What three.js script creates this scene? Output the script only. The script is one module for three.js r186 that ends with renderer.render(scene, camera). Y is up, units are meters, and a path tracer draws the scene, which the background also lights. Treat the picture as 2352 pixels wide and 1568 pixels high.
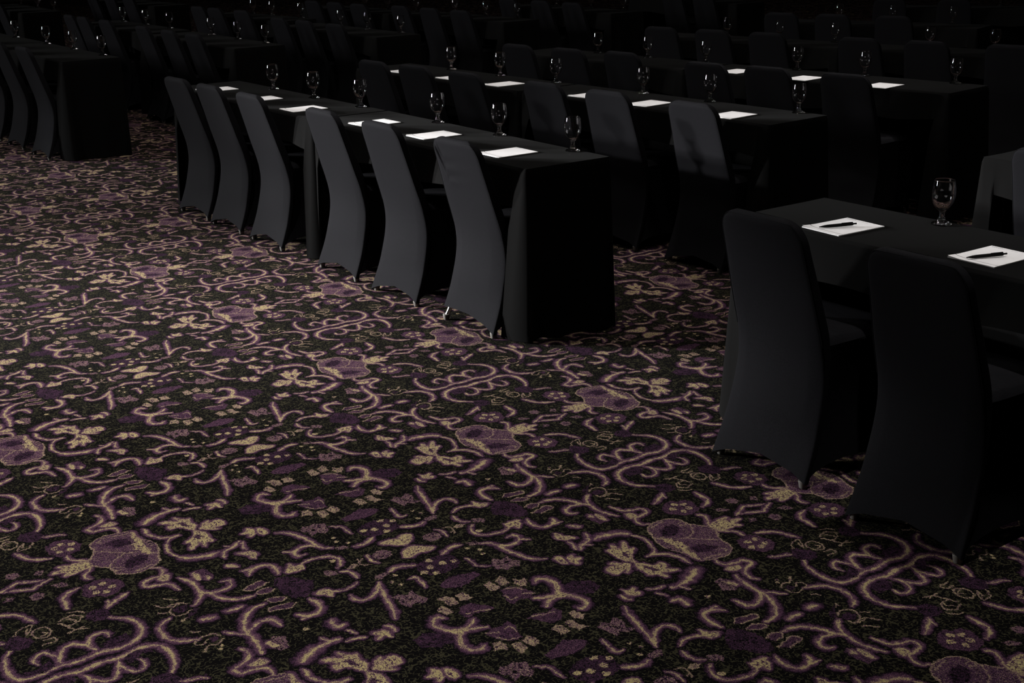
import * as THREE from 'three';
import { mergeGeometries, mergeVertices } from 'three/addons/utils/BufferGeometryUtils.js';
import { RoundedBoxGeometry } from 'three/addons/geometries/RoundedBoxGeometry.js';

// ------------------------------------------------------------------ camera, light, exposure
const scene = new THREE.Scene();
scene.background = new THREE.Color(0, 0, 0);
const renderer = new THREE.WebGLRenderer({ antialias: true });
renderer.toneMapping = THREE.LinearToneMapping;
renderer.toneMappingExposure = 1.0;
renderer.shadowMap.enabled = true;

// the rows of tables run along x; people sit facing -z
const camera = new THREE.PerspectiveCamera(29.18, 2352 / 1568, 0.1, 80);
{
  const th = 0.931943, pi = 0.315766, ro = -0.017846;
  const c = Math.cos(pi), s = Math.sin(pi), ct = Math.cos(th), st = Math.sin(th), cr = Math.cos(ro), sr = Math.sin(ro);
  const right = new THREE.Vector3(ct, 0, -st), up = new THREE.Vector3(-s * st, c, -s * ct), back = new THREE.Vector3(c * st, s, c * ct);
  const r2 = right.clone().multiplyScalar(cr).addScaledVector(up, sr), u2 = up.clone().multiplyScalar(cr).addScaledVector(right, -sr);
  camera.position.set(0, 1.7618, 0);
  camera.quaternion.setFromRotationMatrix(new THREE.Matrix4().makeBasis(r2, u2, back));
}

// four flood panels hung from a truss far off to the left throw the low, raking light
const BANK = new THREE.Vector3(-17.8, 0, 8.2);
const PANELS = [   // height, sideways offset, aim point, candela, half cone in degrees, tint
  [2.95, 1.3, [-4.6, 0.4, -3.5], 1240, 6.3, [1, 1, 1]],
  [4.25, 1.3, [-4.6, 0.4, -3.5], 1240, 6.3, [1, 1, 1]],
  [2.95, -1.3, [-7.0, 0.2, -1.9], 980, 7.6, [1, 1, 1]],
  [4.25, -1.3, [-10.0, 0.1, -2.2], 560, 5.2, [0.88, 0.95, 1]],
];
// recessed downlights over the seating and the wide aisle
const DOWNLIGHTS = [  // x, z, candela, half cone in radians, what it hangs over
  [-3.4, -0.9, 62, 0.44, 'the open carpet at the camera'], [-6.0, -1.5, 64, 0.48, 'the open carpet in front of the middle tables'], [-9.3, -1.7, 34, 0.48, 'the open carpet at the left tables'],
  [-7.0, -3.5, 16, 0.36, 'the front-row middle table, farther one'], [-5.2, -3.5, 14, 0.3, 'the front-row middle table, nearer one'], [-1.9, -3.4, 30, 0.27, 'the nearest table at right'],
  [-7.0, -5.2, 14, 0.36, 'the second-row middle table, farther one'], [-5.2, -5.2, 16, 0.36, 'the second-row middle table, nearer one'], [-5.3, -6.7, 30, 0.34, 'the third-row middle table'], [-1.9, -6.2, 3, 0.4, 'the right-hand back tables'],
  [-10.6, -3.9, 5, 0.5, 'the front-row table at left'], [-10.6, -6.4, 3, 0.5, 'the left-block back tables'], [-7.6, -8.6, 4, 0.5, 'the fourth-row middle tables'],
];
const CEIL = 5.4;

// ------------------------------------------------------------------ helpers
let seed = 12345;
const rnd = () => { seed = (seed * 1664525 + 1013904223) >>> 0; return seed / 4294967296; };
const hash = (x, y) => { let h = (Math.imul(x, 374761393) + Math.imul(y, 668265263)) >>> 0; h = Math.imul(h ^ (h >>> 13), 1274126177) >>> 0; return ((h ^ (h >>> 16)) >>> 0) / 4294967296; };
const taken = new Map();
function numbered(n) { const k = taken.get(n) || 0; taken.set(n, k + 1); return k ? n + '_' + String(k).padStart(3, '0') : n; }
function tag(o, label, category, group, kind) {
  if (label) o.userData.label = label;
  if (category) o.userData.category = category;
  if (group) o.userData.group = group;
  if (kind) o.userData.kind = kind;
  return o;
}
function part(name, geo, mat, parent) {
  const m = new THREE.Mesh(geo, mat); m.name = name; m.castShadow = m.receiveShadow = true; parent.add(m); return m;
}
function base(name, x, y, z, ry = 0) { const g = new THREE.Group(); g.name = numbered(name); g.position.set(x, y, z); g.rotation.y = ry; scene.add(g); return g; }
function copy(src, x, y, z, ry = 0) { const c = src.clone(); c.name = numbered(src.userData.kindName); c.userData = { kindName: src.userData.kindName }; c.position.set(x, y, z); c.rotation.y = ry; scene.add(c); return c; }
function struct(name, geo, mat) { const m = new THREE.Mesh(geo, mat); m.name = name; m.userData.kind = 'structure'; m.castShadow = m.receiveShadow = true; scene.add(m); return m; }
function box(w, h, d, x, y, z) { const g = new THREE.BoxGeometry(w, h, d); g.translate(x, y, z); return g; }
function grid(nu, nv, f, closeU = false) {   // surface through f(i/nu, j/nv)
  const pos = [], uv = [], idx = [];
  for (let j = 0; j <= nv; j++) for (let i = 0; i <= nu; i++) { const p = f(i / nu, j / nv); pos.push(p[0], p[1], p[2]); uv.push(i / nu, j / nv); }
  for (let j = 0; j < nv; j++) for (let i = 0; i < nu; i++) { const a = j * (nu + 1) + i, b = a + 1, c = a + nu + 1, d = c + 1; idx.push(a, b, d, a, d, c); }
  let g = new THREE.BufferGeometry();
  g.setAttribute('position', new THREE.Float32BufferAttribute(pos, 3)); g.setAttribute('uv', new THREE.Float32BufferAttribute(uv, 2)); g.setIndex(idx);
  if (closeU) { g.deleteAttribute('uv'); g = mergeVertices(g, 1e-5); g.setAttribute('uv', new THREE.Float32BufferAttribute(new Float32Array(g.attributes.position.count * 2), 2)); }
  g.computeVertexNormals();
  return g;
}
const lerp = (a, b, t) => a + (b - a) * t;
const sstep = (a, b, x) => { const t = Math.min(1, Math.max(0, (x - a) / (b - a))); return t * t * (3 - 2 * t); };
function curve1(P) {   // smooth curve through the points
  const n = P.length, m = P.map((p, i) => i === 0 ? (P[1][1] - p[1]) / (P[1][0] - p[0]) : i === n - 1 ? (p[1] - P[n - 2][1]) / (p[0] - P[n - 2][0]) : (P[i + 1][1] - P[i - 1][1]) / (P[i + 1][0] - P[i - 1][0]));
  return x => { let i = 1; while (i < n - 1 && x > P[i][0]) i++; const h = P[i][0] - P[i - 1][0], t = Math.min(1, Math.max(0, (x - P[i - 1][0]) / h)), a = t * t * (3 - 2 * t), b = t * (1 - t) * (1 - t), c = t * t * (t - 1); return P[i - 1][1] * (1 - a) + P[i][1] * a + h * (b * m[i - 1] + c * m[i]); };
}

// ------------------------------------------------------------------ carpet pattern
const CARPET = [['V',6,[316,375,342,354,384,339,424,336,461,345,479,371,478,404,470,443,477,481,478,513,473,547,483,574,488,606,477,645,454,671,418,683,389,681,360,670,338,649,320,634]],
['V',5.5,[458,454,434,462,410,474,391,488,389,511,407,527,430,539,456,548]],
['V',4.5,[430,539,406,547,386,560,381,581,393,600,415,599]],
['V',4.5,[458,454,429,456,401,449,382,437,386,416,411,404,431,408]],
['F',0,[427,433,450,440,465,437,475,400,463,371,440,364,453,394]],
['F',0,[427,598,427,640,456,642,473,610,464,573,441,566]],
['F',0,[250,392,258,412,285,432,312,438,333,416,330,386,310,368,287,362]],
['L',2.6,[255,451,255,477,279,489,307,479,305,455,285,443,255,451]],
['L',2.6,[280,469,294,480,299,460]],
['L',2.6,[322,454,326,480,344,486,344,449]],
['L',2.6,[237,441,266,431,225,459,227,428,251,404]],
['V',4,[239,311,253,327,261,352,273,372]],
['F',0,[258,596,256,626,274,647,303,647,327,621,317,593,284,581]],
['L',2.6,[253,523,246,559,267,578,287,563,290,534,267,518]],
['L',2.6,[224,556,233,578,251,593]],
['L',2.6,[270,522,295,530,326,543,324,563]],
['L',2.6,[329,521,327,545,340,571]],
['L',2.6,[257,545,273,558,289,554]],
['V',5,[271,644,258,662,235,704,227,724]],
['V',3,[262,655,231,665]],
['G',0,[1007,-7,973,12,948,48,948,33,936,34,900,52,924,20,922,10,892,12,916,-4,910,-19,941,-20,968,-24,992,-18]],
['F',1,[942,7,959,13,986,-3,962,-6]],
['G',0,[9,1907,-5,1893,-28,1866,-9,1875,-9,1836,12,1832,28,1838,23,1867,12,1889,42,1868,26,1892]],
['G',0,[9,-4,25,0,46,11,64,18,65,48,82,47,90,27,123,53,113,26,94,4,132,7,100,-10,93,-25,62,-20,45,-25]],
['F',1,[38,-7,65,11,94,14,80,-4]],
['V',8,[832,-1,829,26,838,52,853,82,875,100]],
['V',4,[884,102,898,108,926,113,958,105,985,92,1006,73,1012,43]],
['V',5,[9,43,13,62,25,87,49,105,78,114,105,112,122,111]],
['V',10,[152,97,169,72,184,35]],
['V',6,[184,35,188,0,185,-31]],
['V',4,[145,1844,160,1866,164,1895]],
['V',3.5,[180,1903,196,1927,224,1936]],
['V',3.5,[178,1853,210,1862]],
['G',0,[104,1791,123,1799,118,1822,132,1809,151,1818,146,1793,133,1787]],
['V',5,[124,1767,146,1765,162,1773]],
['V',5.5,[176,1734,208,1717,257,1702,298,1689,321,1682,370,1663]],
['V',5,[361,1669,328,1698,314,1726,313,1751,331,1763,359,1761]],
['V',7,[239,1854,239,1873,259,1878,279,1869]],
['D',9,[283,11]],
['F',2,[234,88,233,115,283,116,310,99,284,69]],
['G',0,[246,102,264,118,291,120,275,106]],
['V',6,[364,1927,344,1913,336,1894,335,1875,353,1859,378,1853,415,1857]],
['V',4,[332,1926,333,1899]],
['F',0,[460,1819,430,1861,445,1887,487,1902,544,1900,581,1877,567,1844,523,1817,500,1798]],
['F',1,[423,-35,407,-13,417,11,428,42,442,36,440,6,435,-22]],
['L',2.6,[423,-35,407,-13,417,11,428,42,442,36,440,6,435,-22]],
['F',1,[464,1901,455,1926,464,1945,487,1955,486,1927,471,1905]],
['L',2.6,[464,1901,455,1926,464,1945,487,1955,486,1927,471,1905]],
['F',1,[528,1907,518,1930,528,1954,546,1946,549,1915]],
['L',2.6,[528,1907,518,1930,528,1954,546,1946,549,1915]],
['F',1,[572,-33,565,1,561,30,581,45,591,15,594,-16]],
['L',2.6,[572,-33,565,1,561,30,581,45,591,15,594,-16]],
['V',4,[409,1708,396,1735,395,1760,408,1788,418,1804,428,1828]],
['G',0,[387,1803,409,1811,427,1832,434,1805,416,1793]],
['V',6.5,[252,157,292,146,337,140,383,137,419,123,452,97,471,65,472,35]],
['V',6,[343,53,361,55,388,60,394,85,377,121,357,144]],
['V',4,[366,150,384,166,409,186]],
['V',5.5,[150,179,181,175,195,192,202,220,205,239,232,245,242,216,256,192,288,180,309,190]],
['G',0,[211,159,209,188,223,204,231,177]],
['L',2.6,[381,202,367,224,376,243,355,268]],
['L',2.6,[402,235,390,259,407,269,424,241,422,211,396,199]],
['D',6,[342,228]],
['D',6,[353,217]],
['F',0,[387,207,381,229,407,231,409,209]],
['L',2.6,[455,235,461,247,473,253]],
['V',6,[500,86,498,111,503,134]],
['V',7,[497,172,500,190,507,203]],
['V',5.5,[422,251,434,279,452,304,486,316,524,313,553,299,570,269]],
['F',0,[578,210,576,235,601,247,616,220,602,202]],
['L',2.6,[573,204,562,228,574,251,605,251,625,212,608,201]],
['L',2.6,[622,235,632,256,660,271]],
['L',2.6,[599,262,614,280]],
['L',2.6,[630,214,632,246]],
['L',2.6,[646,210,661,226,678,238]],
['L',2.6,[552,206,538,236,530,250,542,245]],
['F',0,[549,195,533,240,578,193,569,181]],
['V',5.5,[588,188,602,170,619,154,646,143,685,137,723,140,762,156]],
['V',5,[698,182,723,186,749,195,761,217,772,247,799,245,807,213,808,189,829,173,855,175,863,189]],
['G',0,[768,184,776,197,791,202,799,188,801,173]],
['V',5.5,[533,31,533,57,549,89,582,114,621,125,637,135,663,141]],
['V',5.5,[631,137,617,103,618,70,629,57,653,52,663,73]],
['F',1,[703,74,728,96,770,104,766,75,728,71]],
['G',0,[695,94,711,92,722,89,712,85]],
['G',0,[708,114,722,118,758,110,749,104,729,105]],
['F',3,[-106,154,-125,179,-134,217,-127,250,-99,282,-63,284,-41,294,-12,316,21,318,76,283,102,282,124,278,149,248,155,219,147,188,135,155,125,147,80,160,55,137,10,121,-31,126,-84,148,-106,154]],
['L',2.6,[-106,154,-125,179,-134,217,-127,250,-99,282,-63,284,-41,294,-12,316,21,318,76,283,102,282,124,278,149,248,155,219,147,188,135,155,125,147,80,160,55,137,10,121,-31,126,-84,148,-106,154]],
['F',0,[923,180,908,218,911,246,945,245,967,216,966,184,951,166]],
['F',0,[54,174,52,216,79,233,104,247,109,208,92,174]],
['L',2.6,[-54,287,-13,255,8,218,34,241,73,279]],
['L',2.6,[989,188,1005,214]],
['L',2.6,[959,152,937,141,909,155]],
['L',2.6,[888,179,880,217,881,235]],
['L',2.6,[918,262,919,278,939,278,932,258]],
['L',2.6,[116,247,124,255,135,240]],
['L',2.6,[124,160,134,201,143,234]],
['G',0,[-50,157,-47,168,-32,163,-25,179,-5,172,13,186,30,175,47,181,52,163,83,163,125,147,87,146,48,144,9,151,-19,147]],
['F',2,[-7,132,18,146,59,143,48,129,16,121]],
['G',0,[-10,314,-12,336,-18,377,-15,405,1,384,10,402,18,428,26,405,21,383,48,399,39,371,31,331]],
['V',5,[916,349,932,360,955,354,978,332,995,328]],
['V',4.5,[26,316,44,331,63,352,82,359,104,354]],
['L',2.6,[29,313,58,292,76,283]],
['F',1,[821,288,794,324,792,357,809,368,817,395,841,405,869,395,894,382,903,342,895,316,872,298,853,283]],
['D',11,[819,345]],
['D',11,[836,369]],
['D',11,[838,320]],
['D',11,[866,366]],
['D',11,[871,335]],
['F',1,[111,314,104,349,107,375,134,389,173,396,196,391,219,354,212,325,183,302,149,294]],
['D',11,[141,365]],
['D',11,[137,333]],
['D',11,[172,368]],
['D',11,[167,319]],
['D',11,[184,344]],
['V',5,[116,396,129,422,151,447,180,459,218,471]],
['V',5.5,[800,462,831,455,860,453,879,433,889,402]],
['F',2,[897,497,902,520,933,522,942,498,921,481]],
['F',2,[923,415,928,438,956,454,954,427,942,413]],
['F',2,[935,567,945,589,968,571,952,552]],
['V',4.5,[994,441,986,464,973,492,969,504,987,534,999,565]],
['V',5.5,[612,1528,598,1556,592,1579,599,1603]],
['F',2,[600,1619,609,1653,634,1652,624,1625]],
['V',5.5,[633,1657,649,1677,683,1686,724,1689,762,1697,796,1708,816,1721,830,1741]],
['V',5.5,[675,1692,694,1707,697,1733,688,1753,672,1765,653,1762,651,1740]],
['V',3.5,[689,1755,693,1767,706,1783]],
['G',0,[554,1430,523,1453,512,1477,523,1498,545,1516,562,1533,565,1503,555,1476,567,1446]],
['F',0,[619,1428,606,1469,610,1511,639,1546,686,1543,704,1513,708,1469,692,1432,662,1415]],
['D',11,[620,1476]],
['D',11,[655,1498]],
['D',11,[666,1529]],
['D',11,[653,1456]],
['D',11,[667,1424]],
['D',11,[692,1451]],
['V',5.5,[597,1352,591,1374,598,1399,617,1429]],
['F',2,[481,1366,470,1390,477,1410,500,1422,520,1412,528,1385,517,1365,498,1361]],
['V',3.5,[471,1354,492,1349,515,1348,536,1358]],
['L',2.6,[493,1314,484,1333]],
['M',0,[504,1263,493,1285,493,1300,510,1306,517,1286]],
['L',2.6,[475,1322,498,1313,519,1316,527,1333]],
['V',4.5,[516,1708,534,1689,565,1678,584,1685,599,1703,609,1731,612,1758,605,1781]],
['G',0,[577,1788,580,1808,585,1831,605,1821,624,1803,604,1804,601,1785]],
['D',9,[563,1700]],
['V',4.5,[429,1697,453,1692,479,1697,493,1714]],
['F',2,[483,1727,490,1752,513,1762,527,1745,508,1723]],
['V',6,[596,1859,623,1850,650,1850,669,1865,673,1893,659,1917,643,1923]],
['V',4,[674,1895,677,1911,678,1932]],
['G',0,[709,-5,720,8,740,19,736,7]],
['G',0,[724,1865,735,1871,753,1869,785,1891,768,1856,750,1850]],
['V',4.5,[792,1860,811,1859,844,1846]],
['V',5,[782,1934,808,1926,827,1909,829,1896,834,1879,856,1853]],
['V',3,[840,1886,853,1902]],
['G',0,[846,1760,846,1775,867,1778,891,1770,871,1760]],
['G',0,[867,1793,860,1814,878,1805,892,1822,894,1803,914,1797,899,1787]],
['F',2,[745,1604,728,1628,750,1640,738,1669,771,1664,791,1680,815,1658,800,1641,812,1620,797,1609,789,1593]],
['F',4,[764,1641,772,1651,780,1643,773,1634]],
['V',3.5,[675,1566,695,1568,713,1566,730,1565,745,1576,758,1592]],
['D',7,[631,1606]],
['D',7,[661,1630]],
['D',7,[688,1621]],
['V',7,[919,1629,908,1643,915,1663,938,1672,963,1668,991,1654,1009,1630]],
['V',6.5,[-18,1572,-6,1592,4,1617,14,1642,34,1659,60,1671,83,1673,103,1658,109,1640,93,1634]],
['V',6,[37,1573,21,1598,13,1621]],
['G',0,[945,1681,976,1669,999,1650,1025,1656,1016,1625,988,1651]],
['F',0,[-19,1676,-20,1722,14,1762,54,1756,66,1717,33,1677,5,1664]],
['M',0,[832,1513,831,1539,874,1542,884,1515,860,1506]],
['M',0,[840,1549,820,1581,849,1581,875,1577,875,1550]],
['M',0,[858,1598,875,1605,876,1626,913,1608,908,1590,885,1583]],
['F',1,[886,1530,886,1557,909,1584,959,1596,969,1569,963,1536,974,1511,945,1509,912,1521]],
['L',2.6,[890,1541,901,1568,925,1582]],
['L',2.6,[942,1563,950,1579,961,1592]],
['L',2.6,[915,1524,945,1522,947,1543]],
['F',1,[50,1494,46,1526,61,1552,52,1587,86,1590,114,1561,113,1532,80,1511]],
['L',2.6,[51,1514,64,1538,71,1573]],
['M',0,[99,1597,101,1617,132,1627,151,1603,124,1590]],
['M',0,[131,1509,126,1530,139,1545,172,1540,172,1514]],
['M',0,[128,1558,132,1582,164,1583,188,1594,185,1564,159,1551]],
['F',1,[219,1417,211,1449,196,1499,223,1540,242,1545,258,1512,257,1461,242,1420]],
['V',5,[224,1431,232,1448,243,1470,245,1497,231,1515]],
['F',2,[206,1606,190,1631,210,1646,195,1673,226,1683,252,1669,271,1683,279,1656,258,1641,275,1617,246,1618]],
['F',4,[225,1641,233,1651,239,1644,232,1637]],
['D',7,[318,1621]],
['D',7,[346,1632]],
['D',7,[372,1605]],
['F',2,[388,1615,380,1647,392,1662,409,1648,405,1618]],
['V',4,[257,1579,287,1572,325,1567,329,1588]]];
function carpetTexture() {
  const W = 1024, H = 2048, LX = 1000.1, LY = 1932.4, R = [0.7, 1025.5];   // one repeat in millimetres; the print turns by half a turn about R/2
  const sx = W / LX, sy = H / LY;
  const T = new Float32Array(W * H).fill(99), C = new Uint8Array(W * H);
  const wrapX = i => ((i % W) + W) % W, wrapY = j => ((j % H) + H) % H;
  function stamp(x, y, w, reach, fn) {      // visit pixels within reach*w mm of (x, y)
    const r = reach * w, i0 = Math.floor((x - r) * sx), i1 = Math.ceil((x + r) * sx), j0 = Math.floor((y - r) * sy), j1 = Math.ceil((y + r) * sy);
    for (let j = j0; j <= j1; j++) for (let i = i0; i <= i1; i++) {
      const dx = i / sx - x, dy = j / sy - y, d = Math.sqrt(dx * dx + dy * dy);
      if (d <= r) fn(wrapY(j) * W + wrapX(i), d / w);
    }
  }
  function spline(p) {
    const P = []; for (let i = 0; i < p.length; i += 2) P.push(new THREE.Vector3(p[i], p[i + 1], 0));
    if (P.length < 2) return P;
    const c = new THREE.CatmullRomCurve3(P, false, 'centripetal');
    return c.getSpacedPoints(Math.max(4, Math.round(c.getLength() / 1.6)));
  }
  const vine = (p, w) => { const q = spline(p), n = q.length; q.forEach((v, k) => { const e = Math.min(k, n - 1 - k) / n, ww = w * (0.62 + 0.38 * sstep(0, 0.16, e)); stamp(v.x, v.y, ww, 4.2, (i, t) => { if (t < T[i]) T[i] = t; }); }); };
  function fill(p, code) {
    const n = p.length / 2; let x0 = 1e9, x1 = -1e9, y0 = 1e9, y1 = -1e9;
    for (let i = 0; i < n; i++) { x0 = Math.min(x0, p[2 * i]); x1 = Math.max(x1, p[2 * i]); y0 = Math.min(y0, p[2 * i + 1]); y1 = Math.max(y1, p[2 * i + 1]); }
    for (let j = Math.floor(y0 * sy); j <= y1 * sy; j++) for (let i = Math.floor(x0 * sx); i <= x1 * sx; i++) {
      const x = i / sx, y = j / sy; let inn = false;
      for (let a = 0, b = n - 1; a < n; b = a++) if ((p[2 * a + 1] > y) !== (p[2 * b + 1] > y) && x < (p[2 * b] - p[2 * a]) * (y - p[2 * a + 1]) / (p[2 * b + 1] - p[2 * a + 1]) + p[2 * a]) inn = !inn;
      if (inn) C[wrapY(j) * W + wrapX(i)] = code;
    }
  }
  const both = [];
  for (const [t, w, p] of CARPET) { both.push([t, w, p]); both.push([t, w, p.map((q, i) => R[i % 2] - q)]); }
  for (const [t, w, p] of both) {
    if (t === 'V') vine(p, w);
    if (t === 'G') vine([...p, p[0], p[1]], 4.4);
  }
  for (const [t, w, p] of both) {
    if (t === 'F') fill(p, [1, 2, 3, 5, 4][w]);
    else if (t === 'G') fill(p, 7);
    else if (t === 'M') fill(p, 8);
    else if (t === 'L') spline(p).forEach(v => stamp(v.x, v.y, w, 1, i => { C[i] = 6; }));
    else if (t === 'D') stamp(p[0], p[1], w, 1, i => { C[i] = 7; });
  }
  // repeating noise
  const vn = (x, y, nx, ny, s) => { const i = Math.floor(x), j = Math.floor(y), fx = x - i, fy = y - j, a = fx * fx * (3 - 2 * fx), b = fy * fy * (3 - 2 * fy), h = (u, v) => hash(((u % nx) + nx) % nx + s * 131, ((v % ny) + ny) % ny + s * 977); return lerp(lerp(h(i, j), h(i + 1, j), a), lerp(h(i, j + 1), h(i + 1, j + 1), a), b); };
  const col = { gold: [190, 175, 122], sand: [160, 138, 116], mauve: [114, 82, 97], purple: [78, 51, 72], bright: [100, 68, 94], dark: [49, 33, 48], deep: [32, 22, 33], black: [16, 14, 15], olive: [64, 61, 46], moss: [48, 46, 35] };
  const data = new Uint8Array(W * H * 4);
  for (let j = 0; j < H; j++) for (let i = 0; i < W; i++) {
    const ti = Math.floor(i / 1.7), tj = Math.floor(j / 1.7);
    const r = hash(ti, tj), r2 = hash(ti + 7919, tj + 104), r3 = hash(ti + 31, tj + 5501);
    const wx = (vn(i / 8, j / 8, 128, 256, 5) - 0.5) * 7, wy = (vn(i / 8, j / 8, 128, 256, 6) - 0.5) * 7;   // woven edges are never straight
    const k = wrapY(Math.round(j + wy + (r2 - 0.5) * 3.6)) * W + wrapX(Math.round(i + wx + (r3 - 0.5) * 3.6));
    const vein = Math.abs(vn(i / 8, j / 8, 128, 256, 7) * 0.65 + vn(i / 4, j / 4, 256, 512, 8) * 0.35 - 0.5), blot = vn(i / 16, j / 16, 64, 128, 9);
    const c = C[k]; let t = T[k] + (r - 0.5) * 0.95 + (vn(i / 16, j / 16, 64, 128, 3) - 0.5) * 0.8, o;
    if (c === 7) o = vein < 0.06 ? col.purple : r > 0.9 ? col.mauve : r > 0.65 ? col.sand : col.gold;
    else if (c === 6) o = r > 0.55 ? col.sand : r > 0.38 ? col.gold : r > 0.2 ? col.mauve : col.purple;
    else if (c === 8) o = vein < 0.05 ? col.dark : r > 0.5 ? col.sand : r > 0.3 ? col.gold : col.mauve;
    else if (c === 1) o = vein < 0.05 ? col.black : blot > 0.58 ? (r > 0.5 ? col.purple : col.dark) : r > 0.7 ? col.purple : r > 0.4 ? col.deep : col.dark;
    else if (c === 2) o = vein < 0.04 ? col.deep : r > 0.8 ? col.mauve : r > 0.3 ? col.purple : col.dark;
    else if (c === 5) o = vein < 0.035 ? col.dark : r > 0.86 ? col.sand : r > 0.5 ? col.bright : r > 0.2 ? col.purple : col.dark;
    else if (c === 3) o = vein < 0.06 ? col.deep : r > 0.75 ? col.sand : r > 0.3 ? col.mauve : col.purple;
    else if (c === 4) o = col.black;
    else if (t < 0.42) o = r3 > 0.72 ? col.sand : col.gold;
    else if (t < 0.92) o = r3 > 0.5 ? col.sand : col.mauve;
    else if (t < 2.1) o = r3 > 0.6 ? col.mauve : col.purple;
    else if (t < 2.9) o = r3 > 0.5 ? col.purple : col.dark;
    else if (t < 3.5) o = r3 > 0.6 ? col.dark : col.black;
    else if (t < 4.0) o = col.black;
    else {
      const a = vn(i / 10.6667, j / 10.6667, 96, 192, 1), b = vn(i / 6.4, j / 6.4, 160, 320, 2);
      const n = Math.abs(a * 0.5 + b * 0.5 - 0.5);
      o = n < 0.035 + 0.1 * blot * blot + (r - 0.5) * 0.05 ? (r2 > 0.3 ? col.olive : col.moss) : col.black;
    }
    const g = 0.78 + 0.44 * hash(i + 3, j + 17), q = (j * W + i) * 4;
    data[q] = Math.min(255, o[0] * g); data[q + 1] = Math.min(255, o[1] * g); data[q + 2] = Math.min(255, o[2] * g); data[q + 3] = 255;
  }
  const tex = new THREE.DataTexture(data, W, H, THREE.RGBAFormat);
  tex.wrapS = tex.wrapT = THREE.RepeatWrapping; tex.magFilter = THREE.LinearFilter; tex.minFilter = THREE.LinearMipmapLinearFilter; tex.generateMipmaps = true; tex.colorSpace = THREE.SRGBColorSpace; tex.needsUpdate = true;
  return tex;
}
function pileBump() {
  const N = 512, d = new Uint8Array(N * N * 4);
  for (let j = 0; j < N; j++) for (let i = 0; i < N; i++) { const v = 90 + 110 * hash(Math.floor(i / 2), Math.floor(j / 2)) + 50 * hash(i + 9, j + 4), q = (j * N + i) * 4; d[q] = d[q + 1] = d[q + 2] = Math.min(255, v); d[q + 3] = 255; }
  const t = new THREE.DataTexture(d, N, N, THREE.RGBAFormat); t.wrapS = t.wrapT = THREE.RepeatWrapping; t.magFilter = THREE.LinearFilter; t.needsUpdate = true; return t;
}

// ------------------------------------------------------------------ materials
const weaveTex = (() => {
  const N = 256, d = new Uint8Array(N * N * 4);
  for (let j = 0; j < N; j++) for (let i = 0; i < N; i++) { const v = 255 - 70 * hash(i, j) - 60 * hash((i >> 1) + 500, j >> 1), q = (j * N + i) * 4; d[q] = d[q + 1] = d[q + 2] = v; d[q + 3] = 255; }
  const t = new THREE.DataTexture(d, N, N, THREE.RGBAFormat); t.wrapS = t.wrapT = THREE.RepeatWrapping; t.magFilter = THREE.LinearFilter; t.needsUpdate = true; return t;
})();
const lin = (r, g, b) => new THREE.Color().setRGB(r, g, b);
const M = {
  carpet: new THREE.MeshPhysicalMaterial({ map: carpetTexture(), roughness: 1, specularIntensity: 0.05 }),
  spandex: new THREE.MeshPhysicalMaterial({ map: weaveTex, color: lin(0.0105, 0.0103, 0.0119), roughness: 0.8, specularIntensity: 0.04, side: THREE.DoubleSide }),
  cloth: new THREE.MeshPhysicalMaterial({ color: lin(0.0046, 0.0045, 0.0045), roughness: 0.95, specularIntensity: 0.04, sheen: 1, sheenColor: lin(0.012, 0.012, 0.012), sheenRoughness: 0.7, side: THREE.DoubleSide }),
  seam: new THREE.MeshPhysicalMaterial({ color: lin(0.006, 0.006, 0.0068), roughness: 0.8, specularIntensity: 0.06 }),
  glass: new THREE.MeshPhysicalMaterial({ color: lin(1, 1, 1), roughness: 0, transmission: 1, thickness: 0.003, ior: 1.5 }),
  chrome: new THREE.MeshStandardMaterial({ color: lin(0.45, 0.44, 0.42), metalness: 1, roughness: 0.25 }),
  glide: new THREE.MeshStandardMaterial({ color: lin(0.12, 0.11, 0.1), roughness: 0.5 }),
  darkMetal: new THREE.MeshStandardMaterial({ color: lin(0.03, 0.03, 0.03), metalness: 0.6, roughness: 0.5 }),
  board: new THREE.MeshStandardMaterial({ color: lin(0.08, 0.06, 0.045), roughness: 0.7 }),
  pen: new THREE.MeshPhysicalMaterial({ color: lin(0.004, 0.004, 0.004), roughness: 0.6, specularIntensity: 0.15 }),
  wall: new THREE.MeshStandardMaterial({ color: lin(0.04, 0.035, 0.032), roughness: 0.95 }),
  ceiling: new THREE.MeshStandardMaterial({ color: lin(0.03, 0.03, 0.03), roughness: 0.95 }),
  glow: new THREE.MeshStandardMaterial({ color: lin(0, 0, 0), emissive: lin(1, 1, 0.98), emissiveIntensity: 62 }),
  glowDown: new THREE.MeshStandardMaterial({ color: lin(0, 0, 0), emissive: lin(1, 0.95, 0.88), emissiveIntensity: 110 }),
};
M.carpet.color.setRGB(0.66, 0.66, 0.66);
M.carpet.bumpMap = pileBump(); M.carpet.bumpMap.repeat.set(4, 8); M.carpet.bumpScale = 0.0015;

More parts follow.
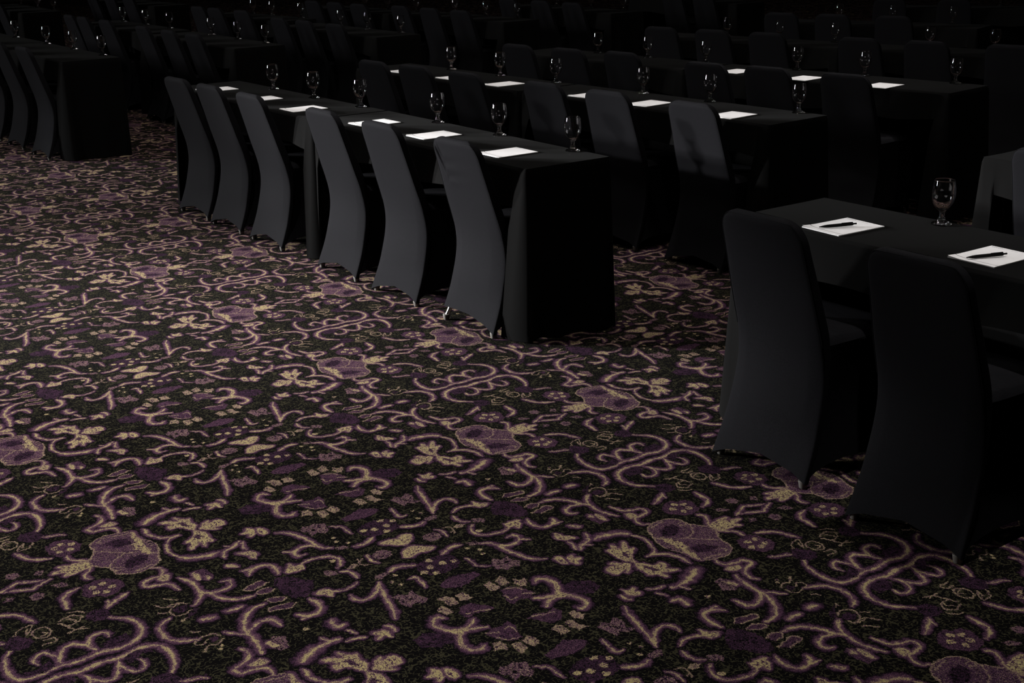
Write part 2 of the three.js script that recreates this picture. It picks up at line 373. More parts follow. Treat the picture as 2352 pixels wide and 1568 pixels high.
// ------------------------------------------------------------------ room shell
const X0 = -32, X1 = 9, Z0 = -26, Z1 = 12;
{
  const g = new THREE.PlaneGeometry(X1 - X0, Z1 - Z0); g.rotateX(-Math.PI / 2);
  const top = box(X1 - X0, 0.2, Z1 - Z0, (X0 + X1) / 2, -0.1, (Z0 + Z1) / 2);
  // texture coordinates follow the print's own repeat: one u = 1.000 m along the rows, one v = 1.932 m across
  const u = [1.00007, -0.008086], v = [-0.074775, -1.930964], o = [-6.501775, -2.243875], det = u[0] * v[1] - u[1] * v[0];
  const P = top.attributes.position, U = top.attributes.uv;
  for (let i = 0; i < P.count; i++) { const dx = P.getX(i) - o[0], dz = P.getZ(i) - o[1]; U.setXY(i, (dx * v[1] - dz * v[0]) / det, (u[0] * dz - u[1] * dx) / det); }
  struct('floor', top, M.carpet);
  struct('ceiling', box(X1 - X0, 0.2, Z1 - Z0, (X0 + X1) / 2, CEIL + 0.1, (Z0 + Z1) / 2), M.ceiling);
  struct('wall_left', box(0.2, CEIL, Z1 - Z0, X0 - 0.1, CEIL / 2, (Z0 + Z1) / 2), M.wall);
  struct('wall_right', box(0.2, CEIL, Z1 - Z0, X1 + 0.1, CEIL / 2, (Z0 + Z1) / 2), M.wall);
  struct('wall_back', box(X1 - X0 + 0.4, CEIL, 0.2, (X0 + X1) / 2, CEIL / 2, Z0 - 0.1), M.wall);
  struct('wall_front', box(X1 - X0 + 0.4, CEIL, 0.2, (X0 + X1) / 2, CEIL / 2, Z1 + 0.1), M.wall);
}

// ------------------------------------------------------------------ lights
{
  const dir = new THREE.Vector3(0.755, 0, -0.656), side = new THREE.Vector3(0.656, 0, 0.755), ry = Math.atan2(dir.x, dir.z);
  const st = base('lighting_truss', BANK.x, 0, BANK.z, ry);
  tag(st, 'black hanging lighting frame with four large square flood panels', 'light rig');
  for (const x of [-1.3, 1.3]) part('drop_pipe', new THREE.CylinderGeometry(0.025, 0.025, CEIL - 2.9, 12).translate(x, (CEIL + 2.9) / 2, 0), M.darkMetal, st);
  for (const h of [2.95, 4.25]) part('crossbar', new THREE.CylinderGeometry(0.025, 0.025, 4.8, 12).rotateZ(Math.PI / 2).translate(0, h, 0), M.darkMetal, st);
  for (const [h, off, aim, cd, cone, tint] of PANELS) {
    const p = new THREE.Vector3(BANK.x, h, BANK.z).addScaledVector(side, off).addScaledVector(dir, 0.09);
    const t = new THREE.Vector3(...aim), a = t.clone().sub(p).normalize();
    const hol = new THREE.Group(); hol.name = 'flood_panel'; st.add(hol);
    hol.position.set(-off, h, 0.09); hol.rotation.set(0.17, 0, 0);
    part('housing', new RoundedBoxGeometry(1.5, 1.14, 0.09, 2, 0.01).translate(0, 0, -0.05), M.darkMetal, hol);
    part('diffuser', new THREE.BoxGeometry(1.4, 1.04, 0.008), M.glow, hol);
    const L = new THREE.SpotLight(lin(...tint), cd, 0, cone * Math.PI / 180, 1, 2);
    L.position.copy(p).addScaledVector(a, 0.06); L.target.position.copy(t); L.castShadow = true; L.shadow.radius = 9; L.name = 'flood_light'; scene.add(L, L.target);
  }
}
DOWNLIGHTS.forEach(([x, z, cd, cone, over]) => {
  const f = base('ceiling_light', x, CEIL, z);
  tag(f, `round ceiling downlight over ${over}`, 'ceiling light', 'downlights in the ceiling');
  part('trim_ring', new THREE.LatheGeometry([[0.122, -0.001], [0.122, -0.012], [0.16, -0.012], [0.165, -0.001]].map(p => new THREE.Vector2(...p)), 32), M.darkMetal, f);
  part('lens', new THREE.CylinderGeometry(0.12, 0.12, 0.006, 32).translate(0, -0.005, 0), M.glowDown, f);
  const L = new THREE.SpotLight(lin(1, 0.97, 0.94), cd, 0, cone, 0.9, 2);
  L.position.set(x, CEIL - 0.03, z); L.target.position.set(x, 0, z); L.castShadow = true; L.shadow.radius = 4; L.name = 'downlight'; scene.add(L, L.target);
});

// ------------------------------------------------------------------ chairs in stretch covers
const rearZ = curve1([[0, 0.004], [0.18, -0.062], [0.37, -0.09], [0.6, -0.03], [0.87, 0.052]]);
const TOP = 0.855;
function chairParts(o = {}) {
  const wr = o.wrinkle || 0, lift = o.lift || 0;
  const halfW = y => { const r = 0.075, b = 0.182 - 0.018 * sstep(0.45, 0.85, y); return y > TOP - r ? b - r + Math.sqrt(Math.max(0, r * r - (y - TOP + r) ** 2)) * 0.999 : b; };
  const fold = (x, y) => {   // creases that run out of the upper left corner
    if (!wr) return 0;
    const q = (x + 0.168) * 0.94 - (TOP - 0.015 - y) * 0.34, d = TOP - 0.015 - y;
    return wr * 0.004 * Math.sin(q * 270 + d * 6) * sstep(-0.012, 0.004, q) * sstep(0.075, 0.02, q) * sstep(0.0, 0.05, d) * sstep(0.3, 0.14, d);
  };
  // back cover: one stretched piece from the top of the backrest down to an arched hem between the rear feet
  const width = y => y < 0.45 ? lerp(0.204, 0.182, Math.pow(Math.max(0, y) / 0.45, 0.85)) : halfW(y);
  const hem = f => lerp(0.004, 0.019, f) + lift * (1 - f) ** 3 + 0.05 * Math.pow(Math.sin(Math.PI * f), 0.8);
  const ring = (u, v) => {
    const a = u * Math.PI * 2, ca = Math.cos(a), sa = Math.sin(a), e = 0.16, sx = Math.sign(ca) * Math.abs(ca) ** e;
    const y = lerp(hem((sx + 1) / 2), TOP, v);
    const top = Math.max(0, (y - (TOP - 0.026)) / 0.026), th = lerp(0.026, 0.05 - 0.01 * sstep(0.5, TOP, y), sstep(0.3, 0.5, y)) * Math.sqrt(Math.max(0.0004, 1 - top * top)), x = width(y) * sx;
    const dz = sa > 0 ? 0.5 * th * (Math.abs(sa) ** (e * 1.6) - 1) : -th + 0.5 * th * (1 - Math.abs(sa) ** (e * 1.6));
    const bulge = (1 - sx * sx) * (0.026 * sstep(0.03, 0.26, y) * sstep(0.62, 0.3, y) + 0.003);
    return [x, y, rearZ(y) + dz - 0.5 * (0.05 - th) * top + (sa > 0 ? bulge + fold(x, y) : 0)];
  };
  const back = grid(wr > 0.5 ? 240 : 72, 90, (u, v) => ring(-u, 1 - (1 - v) ** 1.3), true);
  const seamPts = [];
  for (let k = 0; k <= 40; k++) { const y = lerp(0.45, TOP - 0.012, Math.sin(k / 40 * Math.PI / 2)); seamPts.push(new THREE.Vector3(-halfW(y) + 0.002, y, rearZ(y) - 0.004)); }
  const rs = seamPts.map(p => new THREE.Vector3(-p.x, p.y, p.z)).reverse();
  const seam = new THREE.TubeGeometry(new THREE.CatmullRomCurve3([...seamPts, ...rs], false, 'centripetal'), 110, 0.0015, 5);
  // skirt: stretched side and front panels, arched between the feet
  const foot = [[-0.2, -0.012], [0.2, -0.012], [0.202, -0.44], [-0.202, -0.44]], seat = [[-0.178, -0.1], [0.178, -0.1], [0.2, -0.47], [-0.2, -0.47]];
  const skirt = grid(78, 22, (u, v) => {
    const s3 = Math.min(2.9999, u * 3), k = 1 + Math.floor(s3), f = u === 1 ? 1 : s3 - Math.floor(s3), k2 = (k + 1) % 4, arch = Math.sin(Math.PI * f);
    const y = lerp(0.016 + (k === 3 ? lift * f ** 3 : 0) + 0.05 * Math.pow(arch, 0.8), 0.45, v);
    let x = lerp(lerp(foot[k][0], foot[k2][0], f), lerp(seat[k][0], seat[k2][0], f), Math.pow(v, 0.85));
    let z = lerp(lerp(foot[k][1], foot[k2][1], f), lerp(seat[k][1], seat[k2][1], f), v);
    if (k !== 2) { const rear = k === 1 ? 1 - f : f; z = lerp(z, rearZ(y) - 0.014, rear * rear); x -= Math.sign(x) * 0.02 * arch * Math.sin(Math.PI * v); }
    else z += 0.02 * arch * Math.sin(Math.PI * v);
    return [x, y, z];
  });
  const pad = grid(24, 24, (u, v) => {
    const a = 2 * u - 1, b = 2 * v - 1, e = (1 - a ** 6) * (1 - b ** 6);
    return [a * lerp(0.201, 0.168, v * v), 0.446 + 0.03 * Math.pow(Math.max(0, e), 0.5), lerp(-0.474, -0.095, v)];
  });
  const legs = [[-1, 0], [1, 0], [-1, 1], [1, 1]].map(([sx, front]) => {
    const P = []; for (let k = 0; k <= 10; k++) { const y = lerp(0.014, 0.42, k / 10); P.push(new THREE.Vector3(sx * lerp(0.182, 0.162, Math.pow(k / 10, 0.6)), y, front ? lerp(-0.425, -0.41, k / 10) : rearZ(y) - lerp(0.022, 0.034, Math.pow(k / 10, 0.5)))); }
    return { tube: new THREE.TubeGeometry(new THREE.CatmullRomCurve3(P), 12, 0.0105, 10),
      glide: new THREE.LatheGeometry([[0.0001, 0], [0.011, 0], [0.013, 0.003], [0.0165, 0.024], [0.016, 0.027], [0.0001, 0.027]].map(p => new THREE.Vector2(...p)), 20).translate(P[0].x, 0, P[0].z) };
  });
  return { back, seam, skirt, pad, legs };
}
function makeChair(o) {
  const g = chairParts(o), c = new THREE.Group(); c.userData.kindName = 'banquet_chair';
  [g.back, g.pad, g.skirt].forEach(fabricUV);
  const b = part('backrest', g.back, M.spandex, c); part('seam', g.seam, M.seam, b);
  part('seat', g.pad, M.spandex, c); part('skirt', g.skirt, M.spandex, c);
  for (const l of g.legs) { const t = part('leg', l.tube, M.chrome, c); part('foot_glide', l.glide, M.glide, t); }
  return c;
}
function fabricUV(g) { const P = g.attributes.position, u = new Float32Array(P.count * 2); for (let i = 0; i < P.count; i++) { u[2 * i] = (P.getX(i) + P.getZ(i) * 0.7) * 4; u[2 * i + 1] = (P.getY(i) + P.getZ(i) * 0.3) * 4; } g.setAttribute('uv', new THREE.BufferAttribute(u, 2)); return g; }
const chairPlain = makeChair({}), chairCreased = makeChair({ wrinkle: 1, lift: 0.055 }), chairSoft = makeChair({ lift: 0.004 });

// ------------------------------------------------------------------ tables and cloths
function clothGeo(L, D, o) {
  // outline of the table top seen from above, from the middle of the front side round to the right
  const pts = []; const R = 0.014, H = 0.75;
  const corner = [[L, D, 0], [L, 0, 1], [0, 0, 2], [0, D, 3]];   // front-right, back-right, back-left, front-left
  const seg = (x0, z0, x1, z1, nx, nz, n, side) => { for (let i = 0; i < n; i++) { const t = i / n; pts.push({ x: lerp(x0, x1, t), z: lerp(z0, z1, t), nx, nz, side, t }); } };
  const arc = (cx, cz, a0, id) => { for (let i = 0; i < 6; i++) { const a = a0 - (i / 6) * Math.PI / 2; pts.push({ x: cx + R * Math.cos(a), z: cz + R * Math.sin(a), nx: Math.cos(a), nz: Math.sin(a), side: 'c' + id, t: i / 6 }); } };
  seg(R, D, L - R, D, 0, 1, 60, 'f'); arc(L - R, D - R, Math.PI / 2, 0);
  seg(L, D - R, L, R, 1, 0, 26, 'r'); arc(L - R, R, 0, 1);
  seg(L - R, 0, R, 0, 0, -1, 60, 'b'); arc(R, R, -Math.PI / 2, 2);
  seg(0, R, 0, D - R, -1, 0, 26, 'l'); arc(R, D - R, -Math.PI, 3);
  const N = pts.length, K = 26, fl = o.flare || [0.06, 0.06], ph = o.phase || 0;
  const at = (i, v) => {
    const p = pts[i % N], q = p.side; let len = 0.745, off = 0, ex = 0, ez = 0;
    const dF = D - p.z, nearR = L - p.x, nearL = p.x;
    if (q === 'f') {
      const c = Math.min(nearR, nearL); len = 0.16 + 0.012 * Math.sin(p.x * 9 + ph);
      off = 0.012 * v + 0.006 * v * Math.sin(p.x * 17 + ph);
      const k = sstep(0.055, 0.0, c - R); len = lerp(len, 0.745, k * k); off += (q === 'f' && nearL < nearR && fl[0] < 0.03 ? 0.01 : 0.06) * k * v; ex = (nearR < nearL ? -0.1 * (fl[1] > 0.03 ? 1 : 0.3) : 0.1 * (fl[0] > 0.03 ? 1 : 0)) * k * v;
    } else if (q === 'c0' || q === 'c3') { off = (q === 'c3' && fl[0] < 0.03 ? 0.01 : 0.06) * v; const q0 = q === 'c0' ? 1 - p.t : p.t; ex = (q === 'c0' ? -0.1 * (fl[1] > 0.03 ? 1 : 0.3) : 0.1 * (fl[0] > 0.03 ? 1 : 0)) * v * q0; }
    else if (q === 'r' || q === 'l') {
      const f = fl[q === 'r' ? 1 : 0];
      off = f * Math.pow(v, 1.2) * (0.55 + 0.45 * sstep(0.1, 0.4, dF)) + 0.02 * v * Math.sin(dF * 26 + ph) * (f > 0.03 ? 1 : 0.3) - 0.045 * v * Math.exp(-(((dF - 0.07) / 0.035) ** 2)) * (f > 0.03 ? 1 : 0.2);
    } else if (q === 'b') { off = 0.01 * v + 0.012 * v * Math.sin(p.x * 11 + ph); }
    else { off = 0.02 * v; ex = (q === 'c1' ? 1 : -1) * 0.8 * fl[q === 'c1' ? 1 : 0] * v; ez = 0.03 * v; }
    const y = v === 0 ? H : H - 0.004 - (len - 0.004) * v;
    return [p.x + p.nx * (0.003 * Math.min(1, v * 30) + off) + ex, y, p.z + p.nz * (0.003 * Math.min(1, v * 30) + off) + ez];
  };
  const pos = [], idx = [];
  for (let j = 0; j <= K; j++) for (let i = 0; i < N; i++) { const v = j === 0 ? 0 : Math.pow(j / K, 1.15); const p = at(i, v); if (j === 0) { p[0] -= pts[i].nx * 0.004; p[2] -= pts[i].nz * 0.004; } pos.push(...p); }
  for (let j = 0; j < K; j++) for (let i = 0; i < N; i++) { const a = j * N + i, b = j * N + (i + 1) % N, c = a + N, d = b + N; idx.push(a, c, d, a, d, b); }
  const drop = new THREE.BufferGeometry(); drop.setAttribute('position', new THREE.Float32BufferAttribute(pos, 3)); drop.setIndex(idx); drop.computeVertexNormals();
  const top = grid(40, 10, (u, v) => [lerp(0.004, L - 0.004, u), H - 0.0002 + 0.0006 * Math.sin(u * 23 + ph) * Math.sin(v * 6), lerp(D - 0.004, 0.004, v)]);
  top.deleteAttribute('uv');
  const g = mergeGeometries([drop, top]);
  g.setAttribute('uv', new THREE.Float32BufferAttribute(new Float32Array(g.attributes.position.count * 2), 2));
  return g;
}
function tableUnder(L, D, g, sitters) {
  const free = x => sitters.every(c => Math.abs(c - x) > 0.235); let xa = 0.06, xb = L - 0.06;   // folding legs stand clear of the chairs
  while (!free(xa) && xa < L / 2 - 0.1) xa += 0.02; while (!free(xb) && xb > L / 2 + 0.1) xb -= 0.02;
  part('table_top', new RoundedBoxGeometry(L - 0.04, 0.028, D - 0.03, 2, 0.008).translate(L / 2, 0.727, D / 2), M.board, g);
  for (const x of [xa, xb]) {
    for (const z of [0.1, D - 0.1]) part('leg', new THREE.CylinderGeometry(0.014, 0.014, 0.7, 12).translate(x, 0.362, z), M.darkMetal, g);
    part('foot_bar', new RoundedBoxGeometry(0.03, 0.014, D - 0.1, 2, 0.005).translate(x, 0.007, D / 2), M.darkMetal, g);
  }
}

// ------------------------------------------------------------------ goblet, notepad, pen
const gobletGeo = (() => {
  const outer = [[0.0001, 0], [0.030, 0], [0.0325, 0.0015], [0.0318, 0.0045], [0.026, 0.0075], [0.0165, 0.0125], [0.0125, 0.0165], [0.0128, 0.0185], [0.0112, 0.02], [0.0115, 0.0218], [0.0098, 0.0235], [0.0088, 0.028], [0.0084, 0.034], [0.0088, 0.039], [0.0105, 0.0425], [0.0102, 0.0445], [0.0135, 0.0475], [0.0205, 0.054], [0.0285, 0.064], [0.0345, 0.077], [0.0378, 0.091], [0.0388, 0.104], [0.0383, 0.117], [0.0368, 0.129], [0.0348, 0.14], [0.0332, 0.1485]];
  const inner = [[0.0326, 0.1502], [0.0318, 0.1492], [0.0333, 0.14], [0.0353, 0.129], [0.0367, 0.117], [0.0372, 0.104], [0.0362, 0.091], [0.0328, 0.0775], [0.027, 0.0655], [0.019, 0.0565], [0.011, 0.052], [0.0001, 0.0508]];
  const sm = new THREE.SplineCurve(outer.map(p => new THREE.Vector2(...p))).getPoints(110), si = new THREE.SplineCurve(inner.map(p => new THREE.Vector2(...p))).getPoints(50);
  const pts = [...sm, ...si].map(p => new THREE.Vector2(Math.max(0.0001, p.x), Math.max(0, p.y)));
  return new THREE.LatheGeometry(pts, 48);
})();
function padTexture() {
  const c = document.createElement('canvas'); c.width = 512; c.height = 720; const g = c.getContext('2d');
  g.fillStyle = '#f2f0f2'; g.fillRect(0, 0, 512, 720);
  g.fillStyle = '#5a5862'; g.font = 'bold 38px serif'; g.fillText('ASTON', 20, 50);
  g.font = '17px serif'; g.fillText('HOTELS & RESORTS', 158, 50);
  g.strokeStyle = '#4c484c'; g.lineWidth = 8; g.beginPath(); g.moveTo(0, 590); g.bezierCurveTo(60, 640, 150, 648, 512, 655); g.stroke();
  const t = new THREE.CanvasTexture(c); t.colorSpace = THREE.SRGBColorSpace; return t;
}
M.paper = new THREE.MeshStandardMaterial({ color: lin(0.7, 0.69, 0.69), roughness: 0.9 });
M.print = new THREE.MeshStandardMaterial({ map: padTexture(), roughness: 0.9, color: lin(0.82, 0.82, 0.82) });
const PADW = 0.163, PADH = 0.216;
const padSheetGeo = grid(10, 14, (u, v) => { const cu = 0.004 * Math.pow(Math.max(0, 0.35 - u) / 0.35, 2) * Math.pow(Math.max(0, 0.3 - v) / 0.3, 1.5); return [(u - 0.5) * PADW, 0.0032 + cu, (0.5 - v) * PADH]; });
const padBodyGeo = new THREE.BoxGeometry(PADW, 0.003, PADH).translate(0, 0.0016, 0);
const penGeo = {
  barrel: new THREE.LatheGeometry([[0.0001, 0], [0.0012, 0], [0.0022, 0.006], [0.0044, 0.02], [0.0052, 0.032], [0.0055, 0.07], [0.0054, 0.118], [0.0048, 0.121], [0.0001, 0.121]].map(p => new THREE.Vector2(...p)), 20),
  button: new THREE.CylinderGeometry(0.0027, 0.0027, 0.013, 14).translate(0, 0.1275, 0),
  clip: new RoundedBoxGeometry(0.0032, 0.04, 0.0016, 2, 0.0006).translate(0, 0.099, 0.0068),
  post: new THREE.BoxGeometry(0.003, 0.004, 0.003).translate(0, 0.117, 0.0058),
};

// ------------------------------------------------------------------ the seating
// each table: row (1 = nearest), name used in labels, left end x, right end x, back edge z at left and right,
// glasses [x, z], chair centres x, chair distance behind the back edge, pads, pens
const TABLES = [{"n": "front-row table beyond the aisle, farther left", "x0": -13.79, "x1": -11.94, "z0": -3.79, "z1": -3.79, "glasses": [[-12.606, -3.745]], "chairs": [[-12.25, 0.62]], "flare": [0.05, 0.01]},
{"n": "front-row table beyond the aisle at left", "x0": -11.94, "x1": -10.1, "z0": -3.775, "z1": -3.775, "glasses": [[-11.71, -3.735], [-11.034, -3.735], [-10.363, -3.73]], "chairs": [[-11.66, 0.62], [-11.05, 0.62], [-10.42, 0.62]], "flare": [0.01, 0.06]},
{"n": "front-row middle table, farther of the pair", "x0": -8.02, "x1": -6.165, "z0": -3.776, "z1": -3.76, "glasses": [[-7.453, -3.732], [-6.905, -3.715], [-6.381, -3.722]], "chairs": [[-7.62, 0.575, 0.03, 1], [-7.15, 0.575, 0.01], [-6.62, 0.575, -0.01, 1]], "pads": [[-7.68, -3.46, 0.0], [-7.08, -3.455, -0.02], [-6.53, -3.444, 0.03]], "flare": [0.05, 0.01]},
{"n": "front-row middle table, nearer of the pair", "x0": -6.15, "x1": -4.275, "z0": -3.76, "z1": -3.728, "glasses": [[-5.607, -3.718], [-5.066, -3.71], [-4.496, -3.695]], "chairs": [[-5.8, 0.575, 0.0, 1], [-5.23, 0.575, 0.01], [-4.6, 0.575, 0.02, 2]], "pads": [[-5.812, -3.465, 0.02], [-5.276, -3.473, 0.0], [-4.649, -3.448, 0.01]], "flare": [0.01, 0.06]},
{"n": "nearest table at right", "x0": -3.113, "x1": -1.25, "z0": -3.752, "z1": -3.752, "glasses": [[-2.574, -3.705], [-1.98, -3.71]], "chairs": [[-2.71, 0.75, 0.0, 0], [-2.1, 0.8, -0.0, 1], [-1.5, 0.8]], "pads": [[-2.755, -3.425, -0.06, [-0.029, 0.087, 0.41, -0.91]], [-2.209, -3.453, -0.03, [-0.027, 0.095, 0.42, -0.907]]], "flare": [0.06, 0.02], "tall": 1.018},
{"n": "second-row table at far left", "x0": -17.85, "x1": -15.95, "z0": -5.37, "z1": -5.3, "glasses": [[-17.515, -5.325], [-16.787, -5.3], [-16.119, -5.275]], "chairs": [[-17.55, 0.6, -0.018, 0], [-16.957, 0.6, -0.006, 1], [-16.289, 0.6, 0.006, 0]]},
{"n": "second-row left-block table, farther one", "x0": -13.95, "x1": -12.1, "z0": -5.235, "z1": -5.235, "glasses": [[-13.686, -5.187], [-13.093, -5.193], [-12.476, -5.187]], "chairs": [[-13.65, 0.6, -0.018, 0], [-13.263, 0.6, -0.006, 1], [-12.646, 0.6, 0.006, 0]]},
{"n": "second-row left-block table by the aisle", "x0": -11.93, "x1": -10.05, "z0": -5.2, "z1": -5.17, "glasses": [[-11.457, -5.154], [-10.852, -5.127], [-10.319, -5.127]], "chairs": [[-11.627, 0.6, -0.018, 0], [-11.022, 0.6, -0.006, 1], [-10.489, 0.6, 0.006, 0]]},
{"n": "second-row middle table, farther of the pair", "x0": -8.1, "x1": -6.33, "z0": -5.145, "z1": -5.225, "glasses": [[-7.536, -5.123], [-7.005, -5.147], [-6.463, -5.178]], "chairs": [[-7.58, 0.62], [-7.14, 0.6, 0.02, 1], [-6.6, 0.61, -0.02]], "pads": [[-7.68, -4.85, 0.03], [-7.13, -4.88, 0], [-6.626, -4.896, -0.03]], "flare": [0.05, 0.01]},
{"n": "second-row middle table, nearer of the pair", "x0": -6.315, "x1": -4.425, "z0": -5.235, "z1": -5.33, "glasses": [[-5.712, -5.225], [-5.194, -5.25], [-4.585, -5.283]], "chairs": [[-5.88, 0.62, 0, 0], [-5.35, 0.63, 0.02, 1], [-4.72, 0.645, -0.03, 0]], "pads": [[-5.85, -4.945, 0], [-5.37, -4.955, 0.03], [-4.754, -4.967, 0.05]], "flare": [0.01, 0.07]},
{"n": "second-row table at right", "x0": -3.22, "x1": -1.37, "z0": -5.34, "z1": -5.34, "glasses": [[-1.9, -5.3]], "chairs": [[-2.8, 0.62, 0, 1], [-2.2, 0.62]]},
{"n": "third-row table at far left", "x0": -17.75, "x1": -15.85, "z0": -6.8, "z1": -6.86, "glasses": [[-17.214, -6.762], [-16.618, -6.783], [-16.029, -6.81]], "chairs": [[-17.384, 0.6, -0.018, 0], [-16.788, 0.6, -0.006, 1], [-16.199, 0.6, 0.006, 0]]},
{"n": "third-row left-block table, farther one", "x0": -14.1, "x1": -12.42, "z0": -6.68, "z1": -6.77, "glasses": [[-13.646, -6.655], [-13.246, -6.681], [-12.663, -6.717]], "chairs": [[-13.8, 0.6, -0.018, 0], [-13.416, 0.6, -0.006, 1], [-12.833, 0.6, 0.006, 0]]},
{"n": "third-row left-block table by the aisle", "x0": -11.93, "x1": -10.04, "z0": -6.53, "z1": -6.51, "glasses": [[-11.413, -6.477], [-10.9, -6.475], [-10.316, -6.474]], "chairs": [[-11.583, 0.6, -0.018, 0], [-11.07, 0.6, -0.006, 1], [-10.486, 0.6, 0.006, 0]]},
{"n": "third-row middle table, farther of the pair", "x0": -8.2, "x1": -6.44, "z0": -6.555, "z1": -6.68, "glasses": [[-7.646, -6.53], [-7.143, -6.575], [-6.602, -6.62]], "chairs": [[-7.77, 0.7], [-7.27, 0.67, 0.02], [-6.82, 0.6]], "flare": [0.05, 0.01]},
{"n": "third-row middle table, nearer of the pair", "x0": -6.42, "x1": -4.555, "z0": -6.7, "z1": -6.915, "glasses": [[-5.87, -6.73], [-5.369, -6.79], [-4.75, -6.855]], "chairs": [[-5.95, 0.77], [-5.52, 0.73, 0.02, 1], [-4.96, 0.75]], "pads": [[-6.08, -6.39, 0.0], [-5.53, -6.41, 0], [-4.97, -6.46, 0.03]], "flare": [0.01, 0.07]},
{"n": "third-row table at right", "x0": -3.15, "x1": -1.3, "z0": -6.95, "z1": -6.95, "glasses": [], "chairs": [[-2.72, 0.62]]},
{"n": "fourth-row left-block table, farther one", "x0": -14.2, "x1": -12.42, "z0": -8.0, "z1": -8.09, "glasses": [[-13.491, -7.995], [-13.025, -8.015], [-12.477, -8.04]], "chairs": [[-13.661, 0.6, -0.018, 0], [-13.195, 0.6, -0.006, 1], [-12.72, 0.6, 0.006, 0]]},
{"n": "fourth-row left-block table by the aisle", "x0": -12.4, "x1": -10.55, "z0": -8.19, "z1": -8.25, "glasses": [[-11.911, -8.165], [-11.38, -8.185], [-10.848, -8.196]], "chairs": [[-12.081, 0.6, -0.018, 0], [-11.55, 0.6, -0.006, 1], [-11.018, 0.6, 0.006, 0]]},
{"n": "fourth-row middle table, farther of the pair", "x0": -8.45, "x1": -6.67, "z0": -8.14, "z1": -8.46, "glasses": [[-7.923, -8.19], [-7.424, -8.28], [-6.925, -8.367]], "chairs": [[-8.093, 0.6, -0.018, 0], [-7.594, 0.6, -0.006, 1], [-7.095, 0.6, 0.006, 0]], "flare": [0.05, 0.01]},
{"n": "fourth-row middle table, nearer of the pair", "x0": -6.65, "x1": -4.82, "z0": -8.47, "z1": -8.9, "glasses": [[-6.173, -8.545], [-5.693, -8.655]], "chairs": [[-6.32, 0.63], [-5.82, 0.63], [-5.25, 0.63]], "flare": [0.01, 0.05]},
{"n": "fifth-row left-block table", "x0": -12.45, "x1": -10.58, "z0": -9.67, "z1": -9.67, "glasses": [[-11.986, -9.625], [-11.39, -9.625], [-10.848, -9.625]], "chairs": [[-12.15, 0.6, -0.018, 0], [-11.56, 0.6, -0.006, 1], [-11.018, 0.6, 0.006, 0]]},
{"n": "fifth-row middle table", "x0": -8.75, "x1": -6.95, "z0": -9.93, "z1": -10.52, "glasses": [[-8.282, -10.045], [-7.793, -10.203], [-7.272, -10.373]], "chairs": [[-8.4, 0.66], [-7.93, 0.66], [-7.4, 0.66]]},
{"n": "sixth-row left-block table", "x0": -12.4, "x1": -10.6, "z0": -11.55, "z1": -11.55, "glasses": [[-11.29, -11.512]], "chairs": [[-11.46, 0.62], [-10.95, 0.62]]},
{"n": "sixth-row middle table", "x0": -9.2, "x1": -7.5, "z0": -12.0, "z1": -13.0, "glasses": [[-8.732, -12.24], [-8.223, -12.535]], "chairs": [[-8.85, 0.68], [-8.3, 0.68]]}];
const ORD = ['leftmost', 'middle', 'rightmost'];
const NTH = { 2: ['left', 'right'], 3: ORD, 1: ['single'] };
let tableNo = 0;
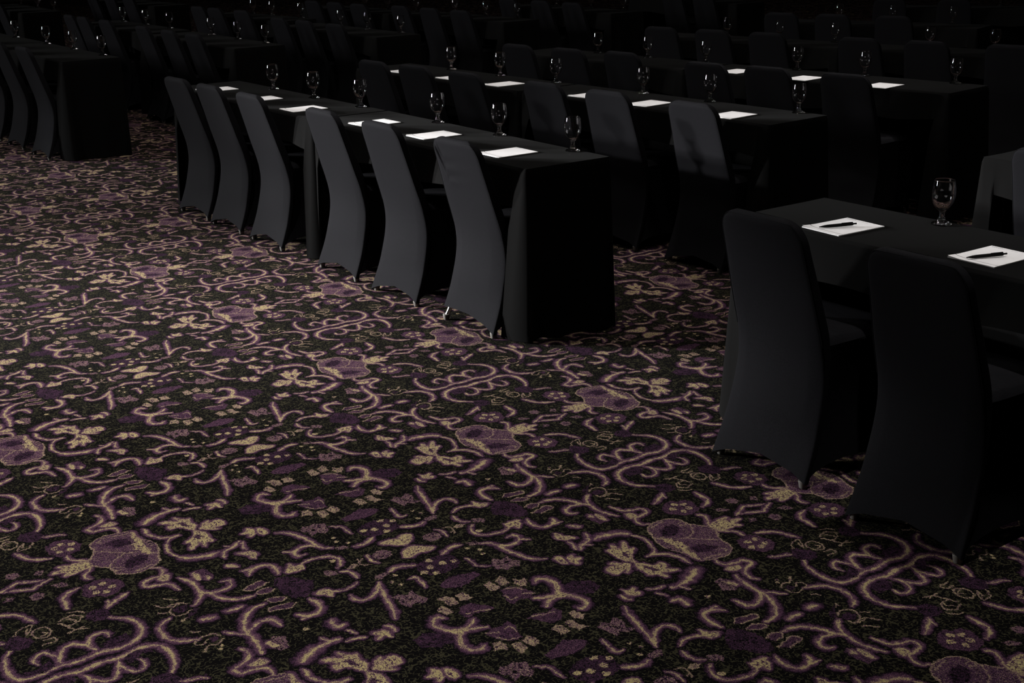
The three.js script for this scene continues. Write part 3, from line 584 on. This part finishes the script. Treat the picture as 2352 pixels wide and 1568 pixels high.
for (const t of TABLES) {
  const dx = t.x1 - t.x0, dz = t.z1 - t.z0, L = Math.hypot(dx, dz), D = 0.46, ry = -Math.atan2(dz, dx), ph = tableNo++ * 1.7;
  const onTable = (x, back) => { const f = (x - t.x0) / dx; return [x, t.z0 + dz * f + back]; };
  const tb = base('folding_table', t.x0, 0, t.z0, ry);
  tag(tb, `narrow folding table hidden beneath the black cloth, ${t.n}`, 'table', 'folding tables'); tableUnder(L, D, tb, t.chairs.map(c => (c[0] - t.x0) * L / dx));
  const cl = new THREE.Mesh(clothGeo(L, D, { flare: t.flare || [0.06, 0.06], phase: ph }), M.cloth);
  cl.name = numbered('tablecloth'); cl.position.set(t.x0, 0, t.z0); cl.rotation.y = ry; cl.castShadow = cl.receiveShadow = true; scene.add(cl);
  tag(cl, `black tablecloth falling to the carpet, ${t.n}`, 'tablecloth', 'black tablecloths');
  const nth = (i, list, total) => { const k = (t.start || 0) + i; return total === 3 ? ORD[k] : NTH[total] ? NTH[total][i] : ORD[k]; };
  t.glasses.forEach(([x, z], i) => {
    const g = new THREE.Mesh(gobletGeo, M.glass); g.name = numbered('water_goblet'); g.position.set(x, 0.7503, z); g.rotation.y = rnd() * 6; g.castShadow = g.receiveShadow = true; scene.add(g);
    tag(g, `empty clear goblet, ${nth(i, t.glasses, t.glasses.length)} on the ${t.n}`, 'glass', 'goblets on the tables');
  });
  t.chairs.forEach((c, i) => {
    const [x, off, turn = 0, kind = 0] = c, src = [chairPlain, chairSoft, chairCreased][kind];
    const p = onTable(x, off), o = copy(src, p[0], 0, p[1], ry + turn); if (t.tall) o.scale.y = t.tall;
    tag(o, `${kind === 2 ? 'creased ' : ''}black spandex-covered chair, ${nth(i, t.chairs, t.chairs.length)} at the ${t.n}`, 'chair', 'covered banquet chairs');
  });
  (t.pads || []).forEach(([x, z, a = 0, pen], i) => {
    const o = base('notepad', x, 0.7506, z, ry + a);
    tag(o, `white printed notepad${pen ? ' under a black pen' : ''}, ${nth(i, t.pads, t.pads.length)} on the ${t.n}`, 'notepad', 'notepads on the tables');
    part('pad_body', padBodyGeo, M.paper, o); part('top_sheet', padSheetGeo, M.print, o);
    if (pen) {
      const pg = base('ballpoint_pen', x + pen[0], 0.7506 + 0.0036 + 0.0056, z + pen[1]);
      tag(pg, `black click ballpoint pen on the ${nth(i, t.pads, t.pads.length)} notepad of the ${t.n}`, 'pen', 'pens on the notepads');
      const q = new THREE.Quaternion().setFromUnitVectors(new THREE.Vector3(0, 1, 0), new THREE.Vector3(pen[2], 0.02, pen[3]).normalize()); pg.quaternion.copy(q);
      part('barrel', penGeo.barrel, M.pen, pg); part('button', penGeo.button, M.pen, pg); part('clip', mergeGeometries([penGeo.clip, penGeo.post].map(k => { const n = k.index ? k.toNonIndexed() : k.clone(); return n; })), M.pen, pg);
    }
  });
}

renderer.render(scene, camera);
